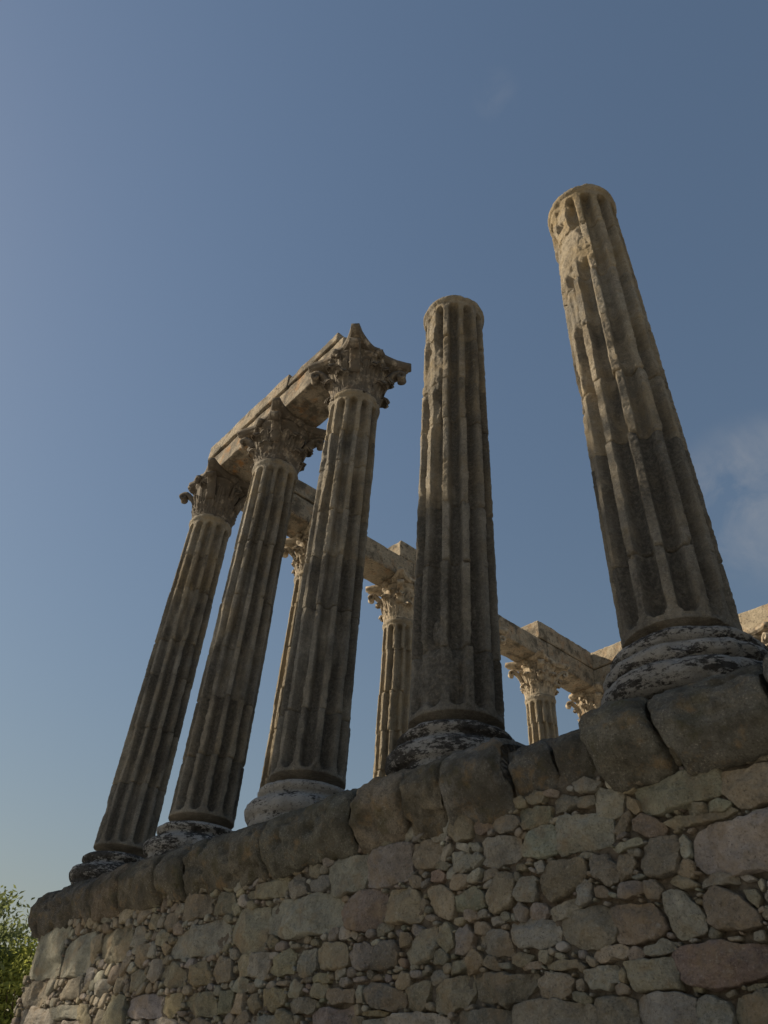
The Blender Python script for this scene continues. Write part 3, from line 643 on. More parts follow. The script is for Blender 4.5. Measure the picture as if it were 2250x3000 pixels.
# ------------------------------------------------------------------ columns
H_SH = 6.82
def shaft_radius(z): return 0.462 - 0.022 * (z / H_SH) ** 1.3
def drum_mesh(z0, z1, seed, th0, ppf, dz, damage, wear, bottom, top, top_z=H_SH):
    nth = 12 * ppf
    th = np.linspace(0, 2 * math.pi, nth, endpoint=False)
    g_ = 0.0015
    zs = np.linspace(z0 + g_, z1 - g_, max(6, int((z1 - z0) / dz)))
    e = np.array([0.0, .004, .012])
    zs = np.unique(np.concatenate([zs[0] + e, zs[(zs > zs[0] + .014) & (zs < zs[-1] - .014)], zs[-1] - e]))
    TH, Z = np.meshgrid(th, zs); TH = TH.ravel(); Z = Z.ravel()
    jit = np.random.default_rng(seed); dth = jit.normal(0, .012); dr = jit.normal(0, .003)
    ph = ((TH - th0 - dth) / (math.pi / 6) + .5) % 1.0 - .5
    R0 = shaft_radius(Z)
    U = np.column_stack([np.cos(TH) * .46, np.sin(TH) * .46, Z])
    hw = np.full(len(Z), .325)
    zb, zt, ra = .065, top_z - .20, .085
    lowk = np.clip((zb + ra - Z) / ra, 0, 1); hik = np.clip((Z - (zt - ra)) / ra, 0, 1)
    hw = hw * np.sqrt(np.clip(1 - np.maximum(lowk, hik) ** 2, 0, 1))
    influte = (Z > zb) & (Z < zt)
    hwn = hw * (1 + .09 * vnoise(U, 5, seed + 1) + .05 * vnoise(U, 18, seed + 2))
    x = np.clip(abs(ph) / (hwn + 1e-6), 0, 1.0)
    prof = np.sqrt(np.clip(1 - x ** 3.2, 0, 1)) * influte
    depth = .125 * prof
    # natural wear plus chosen broken places
    er = smooth(.42 - wear, .80 - wear, fbm(U * np.array([1, 1, .55]), 2.6, 3, seed // 50 * 50 + 3))
    for (dt, zc, wt, wz, amt) in damage:
        dth_ = (TH - dt + math.pi) % (2 * math.pi) - math.pi
        rag = .35 * fbm(U, 6, 3, 77)
        er = np.maximum(er, amt * smooth(1.25, .75, np.sqrt((dth_ / wt) ** 2 + ((Z - zc) / wz) ** 2) + rag))
    er = np.clip(er, 0, 1)
    flat = .038 + .024 * fbm(U, 4, 3, seed + 31)
    depth = depth * (1 - er * .85) + er * flat * (1 - .6 * prof)
    nearj = np.maximum(np.clip(1 - (Z - z0) / .07, 0, 1), np.clip(1 - (z1 - Z) / .07, 0, 1))
    chip = smooth(.30 - .35 * nearj, .75 - .3 * nearj, fbm(U, 11, 3, seed + 6)) * (.020 + .02 * nearj) * (1 - prof)
    R = R0 + dr - depth - chip
    R += .0055 * fbm(U, 9, 2, seed + 8) + .0045 * fbm(U, 32, 2, seed + 9) + .006 * fbm(U, 55, 2, seed + 12) + .012 * er * fbm(U, 14, 3, seed + 10)
    R += .022 * smooth(.02, -.11, Z)                                   # flare at the foot
    astr = (Z > top_z - .12)
    R += np.where(astr, .030 * np.sqrt(np.clip(1 - ((Z - (top_z - .06)) / .06) ** 2, 0, 1)) * (1 - .8 * er), 0)
    if not bottom or not top:
        pass
    dz0 = Z - zs[0]; dz1 = zs[-1] - Z
    cut = .016 * (1 + .9 * vnoise(U, 13, seed + 20))
    if not bottom: R -= np.clip(cut, .002, .03) * np.clip(1 - dz0 / .013, 0, 1)
    if not top: R -= np.clip(cut, .002, .03) * np.clip(1 - dz1 / .013, 0, 1)
    V = np.column_stack([R * np.cos(TH), R * np.sin(TH), Z])
    if top:   # ragged upper edge
        V[:, 2] += smooth(.1, 0, dz1) * (.022 * fbm(U, 5, 3, seed + 40) - .02 * er)
    nr = len(zs); Q = grid_quads(nr, nth, True)
    n = len(V); V = np.vstack([V, [[0, 0, z0 + .002]], [[0, 0, z1 - .002]]])
    k = np.arange(nth); k2 = (k + 1) % nth
    T = np.vstack([np.column_stack([k2, k, np.full(nth, n)]), np.column_stack([(nr - 1) * nth + k, (nr - 1) * nth + k2, np.full(nth, n + 1)])])
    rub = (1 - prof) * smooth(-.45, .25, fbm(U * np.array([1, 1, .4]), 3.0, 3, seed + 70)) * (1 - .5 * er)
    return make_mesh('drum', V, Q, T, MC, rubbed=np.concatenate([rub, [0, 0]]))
BASE_P = np.array([(.40, .0), (.53, 0), (.565, -.018), (.588, -.055), (.582, -.10), (.555, -.13), (.540, -.14), (.545, -.155), (.585, -.165), (.630, -.19), (.648, -.235), (.638, -.285), (.605, -.315),
                   (.592, -.33), (.60, -.345), (.655, -.36), (.692, -.40), (.700, -.45), (.690, -.51), (.655, -.56), (.60, -.60), (.40, -.605)])
BASE_TWO = np.array([(.40, .0), (.515, 0), (.545, -.015), (.578, -.05), (.575, -.09), (.55, -.125), (.532, -.137), (.522, -.15), (.528, -.175), (.55, -.20), (.59, -.215), (.60, -.232),
                   (.655, -.25), (.688, -.30), (.697, -.36), (.685, -.42), (.655, -.465), (.63, -.485), (.625, -.56), (.61, -.60), (.40, -.605)])
def base_mesh(seed, wear=1.0, nth=150, BASE_P=BASE_TWO):
    BASE_P = BASE_P * np.array([1, .82]) + np.array([0, -.109])
    npf = 84; s = np.concatenate([[0], np.cumsum(np.hypot(*np.diff(BASE_P, axis=0).T))]); t = np.linspace(0, s[-1], npf)
    pr = np.stack([np.interp(t, s, BASE_P[:, 0]), np.interp(t, s, BASE_P[:, 1])], 1)
    th = np.linspace(0, 2 * math.pi, nth, endpoint=False)
    TH, I = np.meshgrid(th, np.arange(npf)); TH = TH.ravel(); I = I.ravel()
    R = pr[I, 0]; Z = pr[I, 1]; U = np.column_stack([np.cos(TH) * R, np.sin(TH) * R, Z])
    out = np.clip((R - .5) / .05, 0, 1)
    R = R + out * wear * (.020 * fbm(U, 4, 3, seed) + .016 * fbm(U, 15, 4, seed + 2) - .03 * smooth(.25, .6, fbm(U, 6, 2, seed + 5)))
    Z = Z + out * wear * .012 * fbm(U, 5, 2, seed + 7)
    V = np.column_stack([R * np.cos(TH), R * np.sin(TH), Z])
    return make_mesh('base', V, grid_quads(npf, nth, True)[:, ::-1], mat=MM)

# ---- capital pieces, in the frame of the capital (z = 0 at the top of the shaft)
def bell_r(z): return .415 + .115 * np.clip(z / 1.02, 0, 1) ** 2.2
def bell_mesh():
    zs = np.array([0, .03, .06, .10, .2, .3, .4, .5, .6, .7, .8, .88, .93, .96, 1.0, 1.025]); nth = 72
    rr = bell_r(zs); rr[0:3] = [.43, .45, .43]; rr[-3:] = [.56, .57, .54]
    TH, I = np.meshgrid(np.linspace(0, 2 * math.pi, nth, endpoint=False), np.arange(len(zs))); TH = TH.ravel(); I = I.ravel()
    U = np.column_stack([np.cos(TH) * .45, np.sin(TH) * .45, zs[I]])
    R = rr[I] + .02 * fbm(U, 7, 3, 5) + .018 * np.cos(16 * TH) * smooth(.1, .3, zs[I]) * smooth(.95, .7, zs[I])
    return make_mesh('capital', np.column_stack([R * np.cos(TH), R * np.sin(TH), zs[I]]), grid_quads(len(zs), nth, True), mat=MK)
def sheet_solid(name, F, B, nr, nc):
    """closed shell from a front and a back grid"""
    n = nr * nc; V = np.vstack([F, B]); q = grid_quads(nr, nc); Q = [q, q[:, ::-1] + n]
    rim = [r * nc for r in range(nr)] + [(nr - 1) * nc + c for c in range(1, nc)] + [r * nc + nc - 1 for r in range(nr - 2, -1, -1)] + [c for c in range(nc - 2, 0, -1)]
    rim = np.array(rim); r2 = np.roll(rim, -1); Q.append(np.column_stack([rim, rim + n, r2 + n, r2]))
    return make_mesh(name, V, np.vstack(Q), mat=MK)
def leaf_mesh(H, W, curl, cut, seed):
    """acanthus leaf: stem hugging the bell, scalloped edges, ribbed face, tip curling out; the leaf looks along +x"""
    nr, nc = 22, 15
    v = np.linspace(0, cut, nr); u = np.linspace(-1, 1, nc)
    stem = .70; A = math.radians(165)
    z = np.where(v < stem, v / stem * H * .86, 0); rad = np.zeros(nr)
    for i, vv in enumerate(v):
        if vv <= stem:
            zz = vv / stem * H * .86; rad[i] = bell_r(zz) + .028 + .05 * (vv / stem) ** 2.5; z[i] = zz
        else:
            a = (vv - stem) / (1 - stem) * A; r0 = bell_r(H * .86) + .078
            rad[i] = r0 + curl * (1 - math.cos(a)); z[i] = H * .86 + curl * 1.05 * math.sin(a)
    wv = W * (.80 + .38 * np.sin(np.clip(v / .75, 0, 1) * math.pi * .75)) * np.where(v > .78, np.sqrt(np.clip(1 - ((v - .78) / .27) ** 2, .05, 1)), 1)
    wv = wv * (1 + .13 * np.cos(v * 2 * math.pi * 4.6))
    VV_, UU = np.meshgrid(np.arange(nr), np.arange(nc), indexing='ij'); vi = VV_.ravel(); uu = u[UU.ravel()]
    ribs = .016 * np.cos(uu * math.pi * 3.0) - .020 * uu ** 2 - .012 * np.exp(-(uu / .12) ** 2)
    rr = rad[vi] + ribs * (0.5 + .5 * np.clip(v[vi] / .3, 0, 1)); tt = uu * wv[vi]
    zz = z[vi] - .06 * abs(uu) ** 1.6 * (v[vi] > .25) * np.clip((v[vi] - .25) / .4, 0, 1)
    ang = tt / np.maximum(rr, .3)
    F = np.column_stack([rr * np.cos(ang), rr * np.sin(ang), zz])
    F += .012 * np.column_stack([vnoise(F, 13, seed), vnoise(F, 13, seed + 1), vnoise(F, 13, seed + 2)])
    th = .03 + .012 * np.clip(v[vi], 0, 1)
    tang = np.gradient(np.column_stack([rad, z]), axis=0); tang /= np.linalg.norm(tang, axis=1)[:, None]
    nrm = np.column_stack([tang[:, 1], -tang[:, 0]])          # pointing away from the bell
    B = F.copy(); B[:, 0] -= nrm[vi, 0] * th * np.cos(ang); B[:, 1] -= nrm[vi, 0] * th * np.sin(ang); B[:, 2] -= nrm[vi, 1] * th
    return sheet_solid('leaf', F, B, nr, nc)
def scroll_mesh(name, path, w0, w1, t0, t1, seed):
    """band of rectangular section swept along a path in the (r,z) plane"""
    P = np.array(path); n = len(P); T = np.gradient(P, axis=0); T /= np.linalg.norm(T, axis=1)[:, None]; N = np.column_stack([-T[:, 1], T[:, 0]])
    w = np.linspace(w0, w1, n); t = np.linspace(t0, t1, n); V = []
    for i in range(n):
        for (a, b) in ((-1, -.8), (0, -1), (1, -.8), (1, .8), (0, .55), (-1, .8)):
            q = P[i] + N[i] * b * t[i]; V.append((q[0], a * w[i], q[1]))
    V = np.array(V); V += .008 * np.column_stack([vnoise(V, 16, seed), vnoise(V, 16, seed + 1), vnoise(V, 16, seed + 2)])
    Q = grid_quads(n, 6, True); m = len(V); V = np.vstack([V, V[:6].mean(0), V[-6:].mean(0)])
    T_ = [((k + 1) % 6, k, m) for k in range(6)] + [((n - 1) * 6 + k, (n - 1) * 6 + (k + 1) % 6, m + 1) for k in range(6)]
    return make_mesh(name, V, Q, T_, MK)
def spiral(stem, cx, cz, r0, turns, n=26, hand=1):
    pts = list(stem)
    for i in range(n):
        a = math.pi / 2 + .5 - hand * i / (n - 1) * turns * 2 * math.pi; r = r0 * (1 - .8 * i / (n - 1))
        pts.append((cx + r * math.cos(a), cz + r * math.sin(a)))
    return pts
def smooth_path(p, it=2):
    p = np.array(p, float)
    for _ in range(it):
        q = p.copy(); q[1:-1] = (p[:-2] + 2 * p[1:-1] + p[2:]) / 4; p = q
    return p
def abacus_mesh(seed, broken=()):
    out = []
    c0, c1 = .755, .655; nside = 18
    for k in range(4):
        rot = k * math.pi / 2
        for i in range(nside):
            y = -c1 + 2 * c1 * i / (nside - 1); x = c0 - .20 * (1 - (y / c1) ** 2) ** 1.0
            x += .05 * math.exp(-(y / .07) ** 2)
            out.append((x * math.cos(rot) - y * math.sin(rot), x * math.sin(rot) + y * math.cos(rot)))
    O = np.array(out)
    ang = np.arctan2(O[:, 1], O[:, 0])
    for b in broken:
        d = (ang - b + math.pi) % (2 * math.pi) - math.pi; O *= (1 - .22 * np.exp(-(d / .16) ** 4))[:, None]
    n = len(O); lev = [(1.025, .90), (1.03, .93), (1.075, .945), (1.085, .985), (1.11, 1.0), (1.165, 1.0), (1.18, .985)]
    V = np.vstack([np.column_stack([O * s, np.full(n, z)]) for z, s in lev])
    V += np.column_stack([.010 * fbm(V, 7, 3, seed), .010 * fbm(V, 7, 3, seed + 1), .007 * fbm(V, 9, 2, seed + 2)])
    Q = grid_quads(len(lev), n, True); m = len(V); V = np.vstack([V, [[0, 0, 1.025]], [[0, 0, 1.18]]])
    k = np.arange(n); k2 = (k + 1) % n; L = (len(lev) - 1) * n
    T = np.vstack([np.column_stack([k2, k, np.full(n, m)]), np.column_stack([L + k, L + k2, np.full(n, m + 1)])])
    return make_mesh('abacus', V, Q, T, MK, shade=False)
def boss_mesh(seed):
    nu, nv = 16, 10
    A, B_ = np.meshgrid(np.linspace(0, 2 * math.pi, nu, endpoint=False), np.linspace(0, math.pi, nv)); A = A.ravel(); B_ = B_.ravel()
    r = .095 * (1 + .18 * np.cos(A * 5) * np.sin(B_))
    V = np.column_stack([.60 + .75 * r * np.cos(B_), r * np.sin(B_) * np.cos(A), 1.03 + r * np.sin(B_) * np.sin(A)])
    V += .012 * np.column_stack([vnoise(V, 18, seed), vnoise(V, 18, seed + 1), vnoise(V, 18, seed + 2)])
    return make_mesh('flower_boss', V, grid_quads(nv, nu, True)[:, ::-1], mat=MK)
BELL = bell_mesh()
LOW = [leaf_mesh(.40, .125, .058, 1.0, 3), leaf_mesh(.40, .125, .05, .90, 9), leaf_mesh(.38, .12, .05, .74, 15)]
UPP = [leaf_mesh(.70, .115, .068, 1.0, 23), leaf_mesh(.69, .115, .055, .88, 29), leaf_mesh(.68, .11, .05, .72, 35)]
TALL = [leaf_mesh(.86, .07, .055, .95, 51), leaf_mesh(.84, .07, .045, .80, 57)]
VOL = [scroll_mesh('volute', smooth_path(spiral([(.47, .42), (.50, .55), (.54, .68), (.60, .79), (.68, .87), (.75, .905)], .805, .815, .10, 1.1)), .10, .08, .05, .034, 61),
       scroll_mesh('volute', smooth_path(spiral([(.47, .42), (.50, .55), (.54, .68), (.60, .79), (.68, .87), (.75, .905)], .805, .815, .10, .5, 14)), .10, .08, .05, .036, 67)]
HEL = [scroll_mesh('helix', smooth_path(spiral([(.47, .48), (.49, .62), (.515, .76), (.54, .86)], .585, .885, .055, 1.0, 16)), .036, .028, .022, .016, 71)]
ABA = [abacus_mesh(81), abacus_mesh(91, (math.radians(-135),)), abacus_mesh(95, (math.radians(45), math.radians(135)))]
BOSS = [boss_mesh(101), boss_mesh(107)]
def build_capital(parent, seed, color, worn, aba=0, bell_color=None):
    r = random.Random(seed)
    cap = link('capital', BELL, parent, (0, 0, H_SH), color=color)
    def pick(L, w):
        i = 0
        while i < len(L) - 1 and r.random() < w: i += 1
        return L[i]
    for k in range(8):
        a = math.pi / 8 * 2 * k
        link('leaf', pick(LOW, worn), cap, (0, 0, 0), a + math.pi / 8 + r.gauss(0, .02), color)
        link('leaf', pick(UPP, worn), cap, (0, 0, 0), a + r.gauss(0, .02), color)
        link('leaf', pick(TALL, .5), cap, (0, 0, 0), a + math.pi / 8 + r.gauss(0, .03), color)
    for k in range(4):
        link('volute', pick(VOL, worn * .6), cap, (0, 0, 0), math.pi / 4 + k * math.pi / 2, color)
        for s in (-1, 1):
            if r.random() > .35 + worn * .5: link('helix', HEL[0], cap, (0, 0, 0), k * math.pi / 2 + s * .17, color)
        if r.random() > worn * .3: link('flower_boss', r.choice(BOSS), cap, (0, 0, 0), k * math.pi / 2, color)
    link('abacus', ABA[aba], cap, (0, 0, 0), 0, color)
    return cap

def facing(x, y): return math.atan2(CAMP[1] - y, CAMP[0] - x)
def make_column(x, y, joints, seed, ppf, dz, th_off, damage, wear, label, crust, lich, tone, base_wear, base_crust, cap=None, group=None, base_prof=BASE_TWO, top_z=H_SH, girth=1.0):
    root = thing('fluted_column', (x, y, Z_DECK), label, 'column', group)
    f = facing(x, y); r = random.Random(seed)
    zc = -Z_DECK
    edges = [-.11] + sorted(joints) + [top_z]
    dm = [(f + math.radians(a), z, w, h, amt) for (a, z, w, h, amt) in damage]
    for i in range(len(edges) - 1):
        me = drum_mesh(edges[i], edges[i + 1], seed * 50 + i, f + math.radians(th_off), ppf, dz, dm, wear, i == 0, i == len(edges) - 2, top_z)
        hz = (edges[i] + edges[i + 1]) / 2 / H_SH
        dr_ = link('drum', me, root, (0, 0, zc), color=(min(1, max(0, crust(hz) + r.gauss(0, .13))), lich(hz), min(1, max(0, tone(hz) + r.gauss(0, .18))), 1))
    for ch_ in root.children: ch_.scale = (girth, girth, 1)
    link('base', base_mesh(seed * 3, base_wear, 190, base_prof), root, (0, 0, zc), color=(base_crust, 0, 0, 1))
    if cap:
        c = build_capital(root, *cap); c.location = (0, 0, H_SH + zc)
    return root
NEAR = 'columns along the near flank'
lin = lambda a, b: (lambda t: a + (b - a) * t)
make_column(0, 0, [.72, 2.06, 2.98, 3.97, 4.9, 6.01], 11, 22, .013, 15, [(-50, 5.75, .75, .62, 1.0), (-15, 5.45, .35, .30, .9), (-62, 4.55, .35, .45, .75), (-80, 3.2, .25, .3, .9), (62, .12, .35, .30, .8), (-40, 6.6, .4, .18, .8)], .02,
            'largest fluted column at the right, without a capital, its sunlit upper shaft badly broken', lin(.85, .08), lin(.25, .9), lin(.05, .8), 1.15, .36, group=NEAR, base_prof=BASE_P, top_z=6.92)
make_column(-S1, 0, [.72, 1.8, 2.68, 4.16, 4.99, 5.99], 23, 18, .016, 0, [(-48, 5.3, .5, .55, .9), (-60, 6.5, .5, .35, .75), (-30, .45, .7, .38, .9), (-40, 4.4, .3, .3, .7), (-25, .9, .18, .18, .9)], .0,
            'dark fluted column without a capital, standing almost upright left of the largest column', lin(1.05, .45), lin(.1, .8), lin(.0, .6), 1.25, .48, group=NEAR, top_z=6.97, girth=1.045)
make_column(-2 * S1, 0, [.8, 2.31, 3.2, 4.05, 5.08, 5.8], 37, 14, .02, -5, [(-60, 4.9, .3, .5, .7)], -.04,
            'fluted column with a leafy capital standing on a clean white base', lin(.9, .42), lin(.1, .7), lin(.1, .5), .85, .16, cap=(5, (.95, .5, .22, 1), .35, 0), group=NEAR)
make_column(-3 * S1, 0, [.85, 1.76, 2.6, 3.63, 4.78, 5.93], 41, 14, .02, 15, [(-70, 2.9, .3, .4, .7)], -.04,
            'fluted column with a leafy capital, between the white-based column and the leftmost column', lin(.85, .42), lin(.15, .7), lin(.1, .5), .9, .45, cap=(9, (.95, .6, .2, 1), .4, 0), group=NEAR)
make_column(-4 * S1, 0, [1.0, 1.96, 2.99, 3.72, 4.91, 5.77], 53, 14, .02, -5, [(-60, 1.5, .3, .4, .5)], -.04,
            'leftmost fluted column, at the corner, with a crumbling capital that lost many leaves', lin(.9, .45), lin(.15, .6), lin(.1, .45), 1.1, .55, cap=(14, (1.1, .45, .15, 1), .85, 1), group=NEAR)
# end row and far flank: one set of drums shared by all of them
FAR_J = [.95, 1.9, 2.9, 3.8, 4.8, 5.95]
_fe = [-.11] + FAR_J + [H_SH]
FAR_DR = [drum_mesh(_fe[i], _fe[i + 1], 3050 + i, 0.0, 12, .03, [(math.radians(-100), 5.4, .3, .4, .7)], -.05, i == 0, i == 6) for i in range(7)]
FAR_BASE = base_mesh(301, 1.0, 90)
def far_column(x, y, seed, label, group, cap_col, worn, aba):
    root = thing('fluted_column', (x, y, Z_DECK), label, 'column', group); r = random.Random(seed); f = facing(x, y)
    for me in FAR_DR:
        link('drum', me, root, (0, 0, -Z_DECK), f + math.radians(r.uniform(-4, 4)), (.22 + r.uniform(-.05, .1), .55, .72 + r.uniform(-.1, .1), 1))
    link('base', FAR_BASE, root, (0, 0, -Z_DECK), f, (.2, 0, 0, 1))
    c = build_capital(root, seed, cap_col, worn, aba); c.location = (0, 0, H_SH - Z_DECK)
ENDG, FARG = 'columns of the end row', 'columns along the far flank'
far_column(XL, S2, 61, 'pale end-row column next to the left corner, almost hidden behind the capital columns', ENDG, (.35, .5, .7, 1), .3, 0)
far_column(XL, 2 * S2, 62, 'pale sunlit column seen in the narrow gap just left of the white-based column', ENDG, (.3, .5, .8, 1), .3, 0)
far_column(XL, 3 * S2, 63, 'pale sunlit column and capital seen between the white-based column and the dark bare column', ENDG, (.3, .55, .85, 1), .25, 0)
far_column(XL, 4 * S2, 64, 'pale sunlit column with whole capital seen alone against the sky between the two bare columns', ENDG, (.25, .6, .85, 1), .25, 0)
far_column(XL, 5 * S2, 65, 'far corner column, only its leafy golden capital shows beside the largest base', ENDG, (.25, .6, .8, 1), .5, 1)
far_column(XL + 2.75, 5 * S2, 66, 'far flank column hidden behind the nearest column, under the corner beam', FARG, (.3, .6, .7, 1), .4, 0)
far_column(XL + 5.5, 5 * S2, 67, 'far flank column whose dark capital peeps out right of the largest column', FARG, (.45, .6, .55, 1), .4, 0)

# ------------------------------------------------------------------ beams on the capitals
def block_mesh(name, hx, hy, hz, seed, rad=.03, res=.045, rough=.022, mat=MB, scale=1.0):
    hs = np.array([hx, hy, hz]); F = []; Qs = []; off = 0
    for ax in range(3):
        a, b = [(1, 2), (2, 0), (0, 1)][ax]
        na, nb = max(4, int(2 * hs[a] / res)), max(4, int(2 * hs[b] / res))
        def spread(h, n):
            t = np.linspace(-h, h, n); return np.unique(np.concatenate([[-h, -h + rad * .4, -h + rad], t[1:-1][abs(t[1:-1]) < h - rad * 1.1], [h - rad, h - rad * .4, h]]))
        ta, tb = spread(hs[a], na), spread(hs[b], nb)
        A, B_ = np.meshgrid(ta, tb)
        for s in (-1, 1):
            P = np.zeros((A.size, 3)); P[:, ax] = s * hs[ax]; P[:, a] = A.ravel(); P[:, b] = B_.ravel()
            q = grid_quads(len(tb), len(ta)); q = q if s > 0 else q[:, ::-1]
            F.append(P); Qs.append(q + off); off += len(P)
    P = np.vstack(F); inner = np.clip(P, -hs + rad, hs - rad); d = P - inner; L = np.linalg.norm(d, axis=1)[:, None]
    N = d / np.maximum(L, 1e-9); P = inner + N * rad
    oo = P + np.array([seed * 1.7, seed * .9, 0])
    edge = (np.sum(np.abs(d) > 1e-6, axis=1) > 1)
    P = P + N * (rough * fbm(oo, 4, 3, seed) + .005 * fbm(oo, 22, 2, seed + 1))[:, None]
    P -= N * (np.where(edge, 1, .15) * .055 * smooth(.2, .7, fbm(oo, 6, 3, seed + 2)))[:, None]
    return make_mesh(name, P, np.vstack(Qs), mat=mat)
def beam(x0, x1, y0, y1, z0, z1, seed, label, group, color):
    o = link('architrave_block', block_mesh('architrave_block', (x1 - x0) / 2, (y1 - y0) / 2, (z1 - z0) / 2, seed), None, ((x0 + x1) / 2, (y0 + y1) / 2, (z0 + z1) / 2), color=color)
    return tag(o, label, 'stone beam', group, 'thing')
ZA = 7.995                                   # top of the abaci
GN, GE, GF = 'beams over the near flank', 'beams over the end row', 'beams over the far flank'
yn0, yn1 = -.425, .42
beam(XL - .16, XL + S1 - .01, yn0, yn1, ZA, 8.58, 1, 'lower stone beam with orange lichen from the leftmost capital to the second capital', GN, (.5, .9, .35, 1))
beam(XL + S1 + .01, XL + 2 * S1 - .02, yn0, yn1, ZA + .005, 8.60, 2, 'lower stone beam from the second capital to the capital nearest the bare columns', GN, (.55, .7, .4, 1))
beam(XL - .10, XL + S1 + .60, yn0 - .06, yn1 - .03, 8.60, 9.03, 3, 'tall upper stone beam stacked over the two left capitals, greyer and higher than its neighbour', GN, (.3, .35, .5, 1))
beam(XL + S1 + .62, XL + 2 * S1 - .22, yn0 - .045, yn1 - .05, 8.62, 8.87, 4, 'thin dark upper stone beam ending at the capital nearest the bare columns', GN, (.8, .5, .4, 1))
xe0, xe1 = XL - .42, XL + .44
ys = [yn1 + .012, S2, 2 * S2, 3 * S2, 4 * S2, 5 * S2 - .43]
elab = ['lower end-row beam meeting the left corner, mostly behind the capital columns', 'lower end-row beam of brownish stone seen between the two right capital columns', 'lower end-row beam left of the dark bare column, with rusty stains',
        'lower end-row beam emerging right of the dark bare column', 'lower end-row beam over the capital seen alone against the sky, reaching the far corner']
for i in range(5):
    beam(xe0 + .004 * i, xe1 - .006 * (i % 2), ys[i] + .008, ys[i + 1] - .008, ZA - .003 * i, 8.63 + .012 * (i % 3), 10 + i, elab[i], GE, (.38, .35 + .12 * (i == 2), .62 + .08 * (i % 2), 1))
beam(xe0 + .02, xe1 + .01, yn1 + .03, 3.0, 8.665, 9.12, 20, 'upper end-row beam next to the left corner, seen between two capital columns', GE, (.4, .3, .5, 1))
beam(xe0 + .03, xe1 - .03, 5.30, 8.35, 8.665, 9.20, 21, 'upper end-row beam with a bright end face just left of the dark bare column', GE, (.3, .25, .6, 1))
beam(xe0 + .03, xe1 + .005, 11.22, 5 * S2 - .45, 8.675, 9.29, 22, 'upper end-row beam with a bright end face, between the two bare columns', GE, (.3, .3, .6, 1))
yf0, yf1 = 5 * S2 - .42, 5 * S2 + .44
flab = ['lower beam at the far corner beside the dark joint, in shade', 'lower far-flank beam hidden behind the nearest column', 'bright pitted far-flank beam jutting out right of the nearest column', 'lower far-flank beam running out of the picture on the right']
xf = [XL - .42, XL + 2.75, XL + 4.7, XL + 8.25, XL + 11]
for i in range(4):
    beam(xf[i] + .008, xf[i + 1] - .008, yf0 + .005 * i, yf1, ZA + .08 * (i > 1) - .05 * (i == 3), 8.63 + .08 * (i > 1), 30 + i, flab[i], GF, (.0, .35, .95, 1))
beam(XL - .40, XL + S1 - .3, yf0 + .01, yf1 - .02, 8.68, 9.30, 40, 'upper far-flank beam at the far corner, half in shadow and half bright', GF, (.0, .3, .95, 1))

# ------------------------------------------------------------------ trees
def cloud_of_leaves(centre, rad, clusters, per, size, seed, spread=.5, mat=None, shell=.55):
    r = np.random.default_rng(seed)
    d = r.normal(size=(clusters, 3)); d /= np.linalg.norm(d, axis=1)[:, None]
    q = d * (shell + (1 - shell) * r.random((clusters, 1)) ** .7); q *= 1 + .18 * vnoise(d, 2.2, seed)[:, None]
    cc = q * np.array(rad) + np.array(centre)
    n = clusters * per
    c = np.repeat(cc, per, 0) + r.normal(size=(n, 3)) * spread * np.array([1, 1, .7])
    a = r.normal(size=(n, 3)); a /= np.linalg.norm(a, axis=1)[:, None]
    b = np.cross(a, r.normal(size=(n, 3))); b /= np.linalg.norm(b, axis=1)[:, None]
    s = size * r.uniform(.6, 1.3, (n, 1)); L = a * s; Wd = b * s * .42
    nrm = np.cross(a, b) * s * .12
    V = np.stack([c - L, c + Wd + nrm, c + L, c - Wd + nrm], 1).reshape(-1, 3)
    k = np.arange(n) * 4
    T = np.vstack([np.column_stack([k, k + 1, k + 2]), np.column_stack([k, k + 2, k + 3])])
    return make_mesh('crown', V, None, T, mat, shade=False), cc
def tube(path, radii, ns=9):
    P = np.array(path, float); V = []
    for i in range(len(P)):
        t = P[min(i + 1, len(P) - 1)] - P[max(i - 1, 0)]; t /= np.linalg.norm(t)
        u = np.cross(t, [0.3, 1, 0.1]); u /= np.linalg.norm(u); w = np.cross(t, u)
        for k in range(ns):
            a = 2 * math.pi * k / ns; V.append(P[i] + radii[i] * (math.cos(a) * u + math.sin(a) * w))
    return np.array(V), grid_quads(len(P), ns, True)
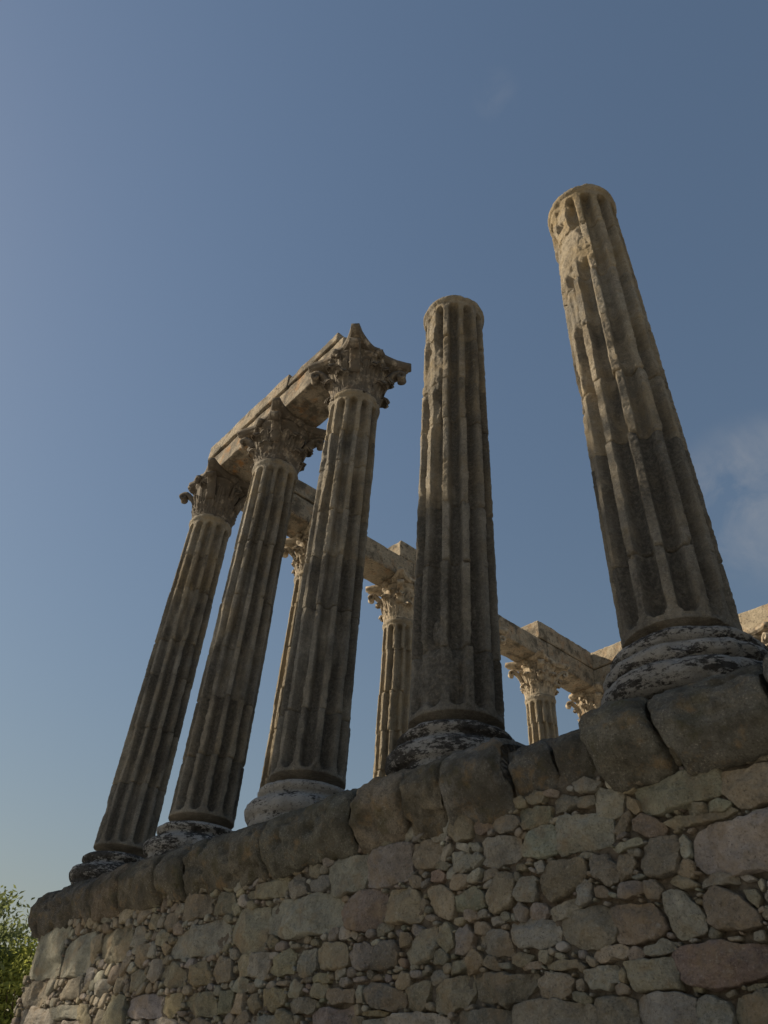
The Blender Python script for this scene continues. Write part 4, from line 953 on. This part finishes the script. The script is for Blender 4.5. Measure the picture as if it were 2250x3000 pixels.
def tree(x, y, centre_z, rad, clusters, per, size, seed, label, mat, group, trunk_r=.3, spread=.5, shell=.55, offs=(0, 0)):
    root = thing('broadleaf_tree', (x, y, GZ), label, 'tree', group)
    me, cc = cloud_of_leaves((offs[0], offs[1], centre_z - GZ), rad, clusters, per, size, seed, spread, mat, shell)
    link('crown', me, root)
    r = np.random.default_rng(seed + 1); h = centre_z - GZ
    V, Q = tube([(0, 0, -.1), (.05, .03, h * .3), (-.04, .08, h * .65), (offs[0] * .6, offs[1] * .6, h + rad[2] * .3)], [trunk_r * 1.25, trunk_r, trunk_r * .75, trunk_r * .25])
    VV = [V]; QQ = [Q]; o = len(V)
    for c in cc[r.permutation(len(cc))[:26]]:
        z0 = max(h - rad[2] * .8, h * .35) + r.random() * rad[2] * .8
        V, Q = tube([(offs[0] * .3, offs[1] * .3, z0), (c[0] * .45, c[1] * .45, z0 + (c[2] - z0) * .55), tuple(c)], [trunk_r * .4, trunk_r * .2, trunk_r * .05], 6)
        VV.append(V); QQ.append(Q + o); o += len(V)
    link('trunk', make_mesh('trunk', np.vstack(VV), np.vstack(QQ), mat=M_BARK), root)
    return root
tree(-25.0, 2.0, -.95, (2.0, 2.2, 2.4), 300, 60, .10, 5, 'dark feathery tree whose tip rises at the left edge of the picture beyond the wall', M_LEAF_A, 'trees beyond the podium', spread=.26)
tree(-23.3, 3.7, -2.0, (1.7, 2.0, 2.2), 260, 60, .085, 8, 'lower yellow-green tree right beside the end of the rubble wall', M_LEAF_B, 'trees beyond the podium', trunk_r=.2, spread=.22)
# tall trees of the square, behind and left of the viewer: unseen, crowns shaped to shade the wall and the lower shafts
TG = 'unseen tall trees of the square'
tree(-19.2, -13.4, 11.9, (4.5, 3.0, 4.3), 190, 30, .29, 21, 'unseen tall tree of the square nearest the viewer, shading the right of the wall', M_LEAF_A, TG, .45, .75, .2)
tree(-22.0, -13.8, 12.6, (2.3, 2.4, 4.6), 72, 28, .29, 22, 'unseen tall tree in the middle of the row, shading the dark bare column', M_LEAF_A, TG, .45, .6, .2)
tree(-30.0, -13.6, 16.7, (4.0, 2.6, 2.2), 80, 30, .28, 23, 'unseen tall high-crowned tree at the far end of the row, shading the left columns', M_LEAF_A, TG, .4, .5, .2)
tree(-28.0, -12.9, 13.9, (4.6, 1.8, 1.1), 42, 30, .26, 24, 'thin flat-crowned tree added in front of the tall row to shape sun patches on the wall', M_LEAF_A, TG, .3, .34, .2)  # unseen foliage layer, added only to shade the cornice and pattern the wall light
